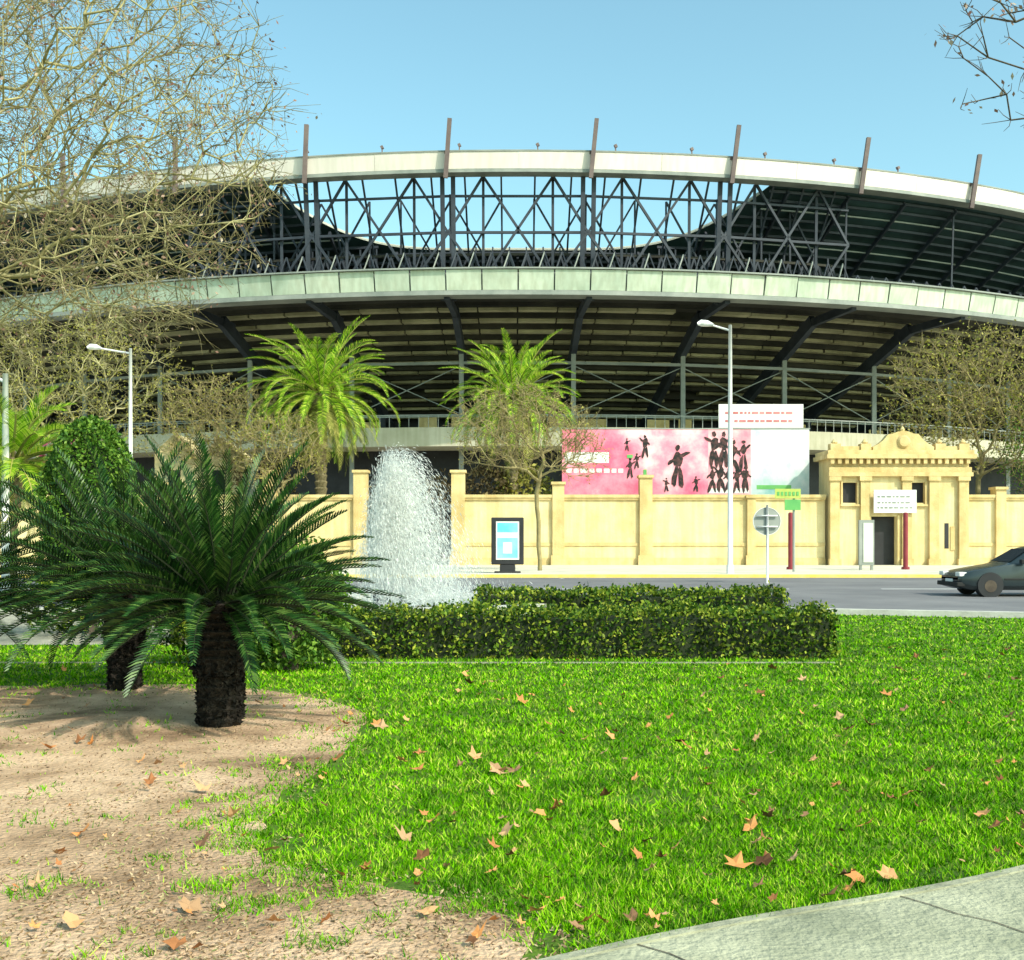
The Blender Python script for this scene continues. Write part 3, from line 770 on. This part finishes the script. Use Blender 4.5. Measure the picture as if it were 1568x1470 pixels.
# ---------------------------------------------------------------- fronds
def fronds(origin, n, length, el_rng, droop, nl, ll, lw, vee, rngx, r0=.1, rach=.012, power=1.0):
    V=[];F=[];RV=MB(); c=0
    for i in range(n):
        az = i*2.39996+rngx.uniform(-.2,.2)
        t_ = ((i+.5)/n)**power
        el = math.radians(el_rng[0]+(el_rng[1]-el_rng[0])*t_+rngx.uniform(-6,6))
        Lf = length*rngx.uniform(.80,1.1)
        dr = droop*rngx.uniform(.6,1.3)*(1.1-.3*math.sin(el))
        p = np.array(origin)+np.array([math.cos(az)*r0,math.sin(az)*r0,r0*.6*math.sin(el)])
        seg=nl; ds=Lf/seg; pts=[p]; dirs=[]
        e_=el; tw=rngx.uniform(-.3,.3)
        for k in range(seg):
            d_=np.array([math.cos(az)*math.cos(e_),math.sin(az)*math.cos(e_),math.sin(e_)]); dirs.append(d_)
            p=p+d_*ds; pts.append(p); e_-=dr/seg*(.35+1.3*k/seg); az+=tw/seg
        for k in range(seg):
            u=k/seg
            if u<.10: continue
            d_=dirs[k]; side=np.cross(d_,[0,0,1.0]); nn_=np.linalg.norm(side)
            side=side/nn_ if nn_>1e-3 else np.array([1.0,0,0]); up=np.cross(side,d_)
            Lh=ll*math.sin(math.pi*min(1,.12+u*.86))**.55*rngx.uniform(.8,1.1)
            for s in (-1,1):
                a_=.75 - .35*u
                o_=side*s*math.cos(vee)*math.cos(math.pi/2-a_*1.35)+up*math.sin(vee)+d_*math.cos(a_*1.35)*1.0
                o_/=np.linalg.norm(o_)
                b0=pts[k]; m_=b0+o_*Lh*.5; t2=b0+o_*Lh+np.array([0,0,-Lh*.12])
                wv=d_*lw*.5
                V+= [b0-wv*.6,m_-wv,t2,m_+wv,b0+wv*.6]; F.append((c,c+1,c+2,c+3,c+4)); c+=5
        q=pts[::max(1,seg//8)]
        RV.tube([tuple(a) for a in q],[rach*(1-.8*j/len(q)) for j in range(len(q))],4,False)
    return np.array(V),np.array(F),RV
def trunk_rings(mb,x,y,h,r,nr=14,flare=.0,z0=0):
    pts=[];rad=[]
    for i in range(nr):
        z=z0+(h-z0)*i/nr; dz=(h-z0)/nr
        rr=r*(1+flare*math.sin(math.pi*i/nr))
        pts+=[(x,y,z),(x,y,z+dz*.75)]; rad+=[rr*.84,rr*1.06]
    pts.append((x,y,h)); rad.append(r*.6)
    mb.tube(pts,rad,16)
def cycad(x,y,h,r,n,length,seed,lo=-10,droop=.75):
    rr=np.random.default_rng(seed); e=empty("cycad",(x,y,0))
    V,F,R=fronds((x,y,h),n,length,(84,lo),droop,44,.17,.026,.5,rr,r*.7,rach=.012,power=.95)
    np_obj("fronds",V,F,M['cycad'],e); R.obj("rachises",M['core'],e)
    b=MB(); trunk_rings(b,x,y,h*.45,r*.86,5,.05); trunk_rings(b,x,y,h+.05,r,8,.14,h*.45); b.obj("trunk",M['cycadbark'],e)
    k=1500; a=rr.uniform(0,2*np.pi,k); z=rr.uniform(.03,h,k)
    rad=np.where(z<h*.45,r*.88,r*1.08)
    P=np.stack([x+np.cos(a)*rad,y+np.sin(a)*rad,z],1); V,F=quads(P,.05,rr,1.6); np_obj("leaf_bases",V,F,M['cycadbark'],e)
cycad(-2.52,9.6,1.02,.215,135,1.38,1)
cycad(-4.15,11.9,1.0,.185,120,1.6,2)
cycad(-6.6,12.9,.9,.2,100,1.6,4)

def palm(x,y,h,n,length,seed,tr=.32,dry=.25,lw=.08):
    rr=np.random.default_rng(seed); e=empty("date_palm",(x,y,0))
    V,F,R=fronds((x,y,h),n,length,(80,-22),1.55,38,.62,lw,.35,rr,.35,rach=.05)
    np_obj("fronds",V,F,M['palm'],e); R.obj("rachises",M['palmdry'],e)
    if dry:
        V,F,R=fronds((x,y,h-.3),int(n*dry),length*.85,(-15,-66),.6,30,.5,lw,.1,rr,.35,rach=.04)
        np_obj("dry_fronds",V,F,M['palmdry'],e)
    b=MB(); trunk_rings(b,x,y,h,tr,26); b.obj("trunk",M['bark'],e)
    b=MB(); b.tube([(x,y,h-1.6),(x,y,h-.9),(x,y,h-.1),(x,y,h+.4)],[tr,tr*1.8,tr*1.5,.1],14); b.obj("crown_base",M['bark'],e)
palm(-11.7,68,10.5,88,5.2,11,.38,.6)
palm(.1,69,10.2,76,4.7,12,.32,.4)
palm(-14.9,33,3.9,44,2.3,13,.2,.1,.05)

# ---------------------------------------------------------------- branching trees
def grow(root_pts, targets, rr, w=.35, wig=.07, tip=.006, seg=.5, start=None, expo=2.3, droop=0.):
    n0=len(root_pts); T_=np.asarray(targets)
    cap=n0+int(len(T_)*8)+10
    P=np.zeros((cap,3)); par=np.full(cap,-1); Lp=np.zeros(cap)
    P[:n0]=root_pts
    for i in range(1,n0): par[i]=i-1; Lp[i]=Lp[i-1]+.3*np.linalg.norm(P[i]-P[i-1])
    n=n0; s0=start if start is not None else n0//2
    order=np.argsort(np.linalg.norm(T_-P[n0-1],axis=1))
    for ti in order:
        t=T_[ti]; dd=np.linalg.norm(P[s0:n]-t,axis=1)+w*Lp[s0:n]
        i=int(np.argmin(dd))+s0; D=np.linalg.norm(t-P[i])
        if D<.02: continue
        k=int(min(6,max(1,round(D/seg)))); last=i; A=P[i].copy()
        bow=rr.normal(0,wig,3)*D; bow[2]+=droop*D
        for j in range(1,k+1):
            if n>=cap-1: break
            u=j/k
            p=A+(t-A)*u+bow*math.sin(math.pi*u)+rr.normal(0,wig*.25,3)*D/k*(j<k)
            P[n]=p; par[n]=last; Lp[n]=Lp[last]+np.linalg.norm(p-P[last]); last=n; n+=1
    P=P[:n]; par=par[:n]
    acc=np.zeros(n); haschild=np.zeros(n,bool); R=np.zeros(n)
    for i in range(n-1,-1,-1):
        if not haschild[i]: acc[i]=tip**expo
        R[i]=acc[i]**(1/expo)
        if par[i]>=0: acc[par[i]]+=acc[i]; haschild[par[i]]=True
    return P,par,R,haschild
def edges_mesh(P,par,R,ns=4):
    idx=np.where(par>=0)[0]; A=P[par[idx]]; B=P[idx]; ra=R[par[idx]]; rb=R[idx]
    ra=np.minimum(ra,rb*1.8+.002)
    d=B-A; l=np.linalg.norm(d,axis=1,keepdims=True); d=d/np.maximum(l,1e-6)
    up=np.tile([.3,.2,.93],(len(d),1)); s=np.cross(d,up); s/=np.maximum(np.linalg.norm(s,axis=1,keepdims=True),1e-6); t=np.cross(s,d)
    V=[];m_=len(d)
    for (C,r) in ((A,ra),(B,rb)):
        for k in range(ns):
            a=2*np.pi*k/ns; V.append(C+(s*np.cos(a)+t*np.sin(a))*r[:,None])
    V=np.stack(V,1).reshape(-1,3)
    base=(np.arange(m_)*2*ns)[:,None]
    F=np.concatenate([base+np.array([[k,(k+1)%ns,ns+(k+1)%ns,ns+k]]) for k in range(ns)],0)
    return V,F
def ell(n,c,r,rr,shell=.0,cut=None):
    out=[]
    while len(out)<n:
        p=rr.uniform(-1,1,3); q=np.linalg.norm(p)
        if q>1 or q<shell: continue
        p=p*np.array(r)+np.array(c)
        if cut and not cut(p): continue
        out.append(p)
    return np.array(out)
def tree(name, root, trunk_h, targets, seed, bark, tip=.006, twigs=2, twl=.35, leaf=None, leafn=1, leafsz=.04, lean=(0,0), w=.35, droop=0., twdrop=0., ns=4, seg=.5, wig=.07, jit=.05, expo=2.3, twbark=None):
    rr=np.random.default_rng(seed); e=empty(name,(root[0],root[1],0))
    k=6; rp=[(root[0]+lean[0]*(i/k)**1.5+.03*math.sin(i*2.1),root[1]+lean[1]*(i/k)**1.5,trunk_h*i/k) for i in range(k+1)]
    P,par,R,hc=grow(rp,targets,rr,w=w,tip=tip,start=k-2,droop=droop,seg=seg,wig=wig,expo=expo)
    V,F=edges_mesh(P,par,R,max(ns,5)); np_obj("branches",V,F,bark,e,True)
    tips=np.where((R<tip*2.2)&(np.arange(len(P))>k))[0]
    if twigs>0:
        src=np.repeat(tips,twigs); d0=P[src]-P[par[src]]; d0/=np.maximum(np.linalg.norm(d0,axis=1,keepdims=True),1e-5)
        dv=d0*.8+rr.normal(0,.6,(len(src),3)); dv[:,2]+=twdrop; dv/=np.linalg.norm(dv,axis=1,keepdims=True)
        ln=rr.uniform(.3,1.1,len(src))[:,None]*twl
        A=P[src]; Bm=A+dv*ln*.5; Bm+=rr.normal(0,.06,Bm.shape)*twl; Bt=A+dv*ln; Bt[:,2]+=.08*twl+twdrop*.2*twl
        m_=len(src)
        PP=np.concatenate([A,Bm,Bt]); pp=np.concatenate([np.full(m_,-1),np.arange(m_),np.arange(m_)+m_]); RR=np.concatenate([np.full(m_,tip*.8),np.full(m_,tip*.65),np.full(m_,tip*.4)])
        V,F=edges_mesh(PP,pp,RR,3); np_obj("twigs",V,F,twbark or bark,e)
        ends=np.concatenate([Bm,Bt])
    else: ends=P[tips]
    if leaf:
        sel=rr.uniform(0,1,len(ends))<min(1,leafn); Q=np.repeat(ends[sel],max(1,int(leafn)),0)+rr.normal(0,jit,(int(sel.sum())*max(1,int(leafn)),3))
        V,F=quads(Q,leafsz,rr,1.5); np_obj("foliage",V,F,leaf,e)
    return e

r1=np.random.default_rng(21)
cutL=lambda p: p[2]>4.35+.3*math.sin(p[0]*3)+max(0,(p[0]+4.2))*.9
tg=ell(4200,(-7.9,13.6,6.7),(5.1,3.4,3.8),r1,.2,cutL)
tree("plane_tree",(-9.8,14.2),3.4,tg,31,M['bark_bare'],tip=.0056,twigs=4,twl=.5,leaf=M['buds'],leafn=.45,leafsz=.036,lean=(.8,0),droop=.12,twdrop=-.25,seg=.3,wig=.18,expo=2.7,twbark=M['twig_bare'])
tg=np.concatenate([ell(350,(9.2,12.2,7.4),(3.2,3,2.6),r1,.2), ell(70,(5.8,12,7.0),(1.25,.9,1.2),r1)])
tree("plane_tree",(9.8,12.4),4.2,tg,32,M['bark_dark'],tip=.007,twigs=3,twl=.3,leaf=M['buds'],leafn=.4,leafsz=.05,seg=.35,wig=.16,droop=-.05,expo=2.5)
tg=np.concatenate([ell(420,(.5,54,6.9),(3.6,2.4,2.2),r1,.1), ell(60,(3.2,54,5.8),(1.5,1.2,1.2),r1)])
tree("street_tree",(1.35,54),3.9,tg,33,M['bark_brown'],tip=.014,twigs=4,twl=.75,leaf=M['yleaf'],leafn=.5,leafsz=.08,lean=(-.15,0),expo=2.5)
tg=ell(520,(-18.5,71,9.0),(4.6,2.6,3.0),r1,.1)
tree("bare_tree",(-18,71),5.5,tg,34,M['bark_brown'],tip=.018,twigs=4,twl=.8,leaf=M['yleaf'],leafn=.7,leafsz=.1,expo=2.5)
tg=ell(300,(-13.4,64,7.0),(2.9,2,2.2),r1,.1)
tree("bare_tree",(-13.4,64.6),3.8,tg,37,M['bark_brown'],tip=.016,twigs=3,twl=.6,leaf=M['yleaf'],leafn=.9,leafsz=.1,expo=2.5)
tg=ell(650,(29.8,70.5,10.5),(6.2,3,4.6),r1,.1)
tree("plane_tree",(29.6,70.5),5.5,tg,35,M['bark_brown'],tip=.018,twigs=4,twl=.9,leaf=M['yleaf'],leafn=1.6,leafsz=.13,jit=.3,expo=2.5)
tg=ell(300,(34,69,7.5),(3.5,2,3.6),r1,.1)
tree("plane_tree",(34,69),4,tg,36,M['bark_brown'],tip=.02,twigs=3,twl=.8,leaf=M['topiary'],leafn=2,leafsz=.12,jit=.25,expo=2.5)
tg=ell(480,(-29,72,11.5),(8,3,6),r1,.1)
tree("bare_tree",(-29,72),6.5,tg,38,M['bark_bare'],tip=.018,twigs=4,twl=1.0,leaf=M['yleaf'],leafn=1.2,leafsz=.12,jit=.2,expo=2.5)

def shrub(name,c,r,n,size,material,seed,squash=0):
    rr=np.random.default_rng(seed); e=empty(name,(c[0],c[1],0))
    d=rr.normal(size=(n,3)); d/=np.linalg.norm(d,axis=1,keepdims=True)
    lump=1+.16*np.sin(d[:,0]*7+seed)*np.sin(d[:,2]*6+1)+.1*np.sin(d[:,1]*9+d[:,0]*5)
    q=(rr.uniform(.72,1.04,n)*lump)[:,None]
    P=np.array(c)+d*q*np.array(r); P=P[P[:,2]>.05]
    V,F=quads(P,size,rr,1.5); np_obj("foliage",V,F,material,e)
    b=MB(); b.tube([(c[0],c[1],0),(c[0],c[1],c[2])],[.12,.08],8)
    for k in range(9):
        a=k*.7; b.tube([(c[0],c[1],c[2]*.5),(c[0]+math.cos(a)*r[0]*.6,c[1]+math.sin(a)*r[1]*.6,c[2]+r[2]*.3*math.sin(k))],[.06,.02],5)
    b.obj("stems",M['bark_dark'],e)
for i,(x,z,rx,rz) in enumerate([(-7.2,3.6,1.9,2.5),(-4.6,3.4,1.7,2.2),(-1.5,4.4,1.8,1.9),(.8,4.6,1.8,1.8),(-15.5,4.6,2.2,2.0)]):
    shrub("shrub",(x,69.5,z),(rx,1.2,rz),1500,.2,M['brownleaf'] if i!=3 else M['yleaf'],50+i)
def topiary(x,y,h,r,seed):
    rr=np.random.default_rng(seed); e=empty("topiary_cypress",(x,y,0)); n=18000
    u=rr.uniform(0,1,n); a=rr.uniform(0,2*np.pi,n); z=h*u
    rad=r*np.sqrt(np.clip(1-(np.clip((z-h*.45)/(h*.55),0,1))**2.2,0,1))*(.9+.1*np.sin(a*5+z*3))
    P=np.stack([x+np.cos(a)*rad,y+np.sin(a)*rad,z],1)+rr.normal(0,.05,(n,3))
    V,F=quads(P,.085,rr,1.5); np_obj("foliage",V,F,M['topiary'],e)
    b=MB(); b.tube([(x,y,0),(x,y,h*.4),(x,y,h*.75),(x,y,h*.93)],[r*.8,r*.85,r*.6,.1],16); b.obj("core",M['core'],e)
topiary(-11.4,30,4.85,1.3,61)
shrub("bougainvillea",(-14.3,36,3.7),(1.2,1,1.3),1300,.12,M['bloom'],62)
shrub("shrub",(-9.4,27.5,.9),(1.6,1.2,1.1),2600,.09,M['topiary'],63)
shrub("shrub",(-5.6,22.5,.8),(1.9,1,1.1),3400,.08,M['topiary'],64)
shrub("shrub",(-7.2,19.0,.5),(1.3,.9,.7),2400,.06,M['hedge'],65)
shrub("shrub",(-5.3,17.6,.5),(1.2,.7,.65),2800,.055,M['topiary'],67)
shrub("shrub",(-2.75,13.7,.80),(.75,.55,.85),7500,.05,M['topiary'],66)
shrub("shrub",(-3.7,14.2,.55),(.7,.5,.6),4500,.05,M['hedge'],68)

h_=empty("cream_house",(-21,74,0)); b=MB()
b.prism([(-23.5,0),(-17.6,0),(-17.6,7.0),(-19.4,8.3),(-20.6,6.8),(-22.2,8.6),(-23.5,7.4)],73,77); b.obj("walls",M['cream'],h_)
b=MB(); b.box(-22.6,-21.8,72.97,72.998,4.5,6.2); b.box(-19.7,-18.9,72.97,72.998,4.5,6.2); b.obj("windows",M['dark'],h_)
b=MB(); b.box(-23.7,-17.4,72.8,72.996,4.0,4.2); b.beam((-22.2,72.8,8.7),(-20.6,72.8,6.9),.2); b.beam((-19.4,72.8,8.4),(-17.4,72.8,6.95),.2); b.obj("trim",M['creamtrim'],h_)

# ---------------------------------------------------------------- light, sky, camera
el=math.radians(40); sx,sy=.72,-.69
sv=Vector((sx*math.cos(el),sy*math.cos(el),math.sin(el))).normalized()
ld=bpy.data.lights.new("sun",'SUN'); ld.energy=4.8; ld.angle=math.radians(.5); ld.color=(1.0,.94,.82)
lo=bpy.data.objects.new("sun",ld); lo.rotation_euler=sv.to_track_quat('Z','Y').to_euler(); COL.objects.link(lo)
w=bpy.data.worlds.new("World"); S.world=w; w.use_nodes=True
N=w.node_tree.nodes; L=w.node_tree.links; bg=N["Background"]
sk=N.new("ShaderNodeTexSky"); sk.sky_type='NISHITA'; sk.sun_disc=False; sk.sun_elevation=el; sk.sun_rotation=math.atan2(sx,sy)
sk.air_density=1.0; sk.dust_density=2.0; sk.ozone_density=1.0
mx=N.new("ShaderNodeMix"); mx.data_type='RGBA'; mx.blend_type='MULTIPLY'; mx.inputs[0].default_value=1; mx.inputs[7].default_value=(1.6,2.12,1.72,1)
L.new(sk.outputs[0],mx.inputs[6]); L.new(mx.outputs[2],bg.inputs[0]); bg.inputs[1].default_value=.15
cd=bpy.data.cameras.new("camera"); cd.lens=39.03; cd.sensor_width=36; cd.shift_y=.0587; cd.clip_end=5000; cd.clip_start=.1
co=bpy.data.objects.new("camera",cd); co.location=(0,0,1.6); co.rotation_euler=(math.radians(90),0,0); COL.objects.link(co); S.camera=co
S.view_settings.view_transform='Standard'; S.view_settings.look='None'; S.view_settings.exposure=0
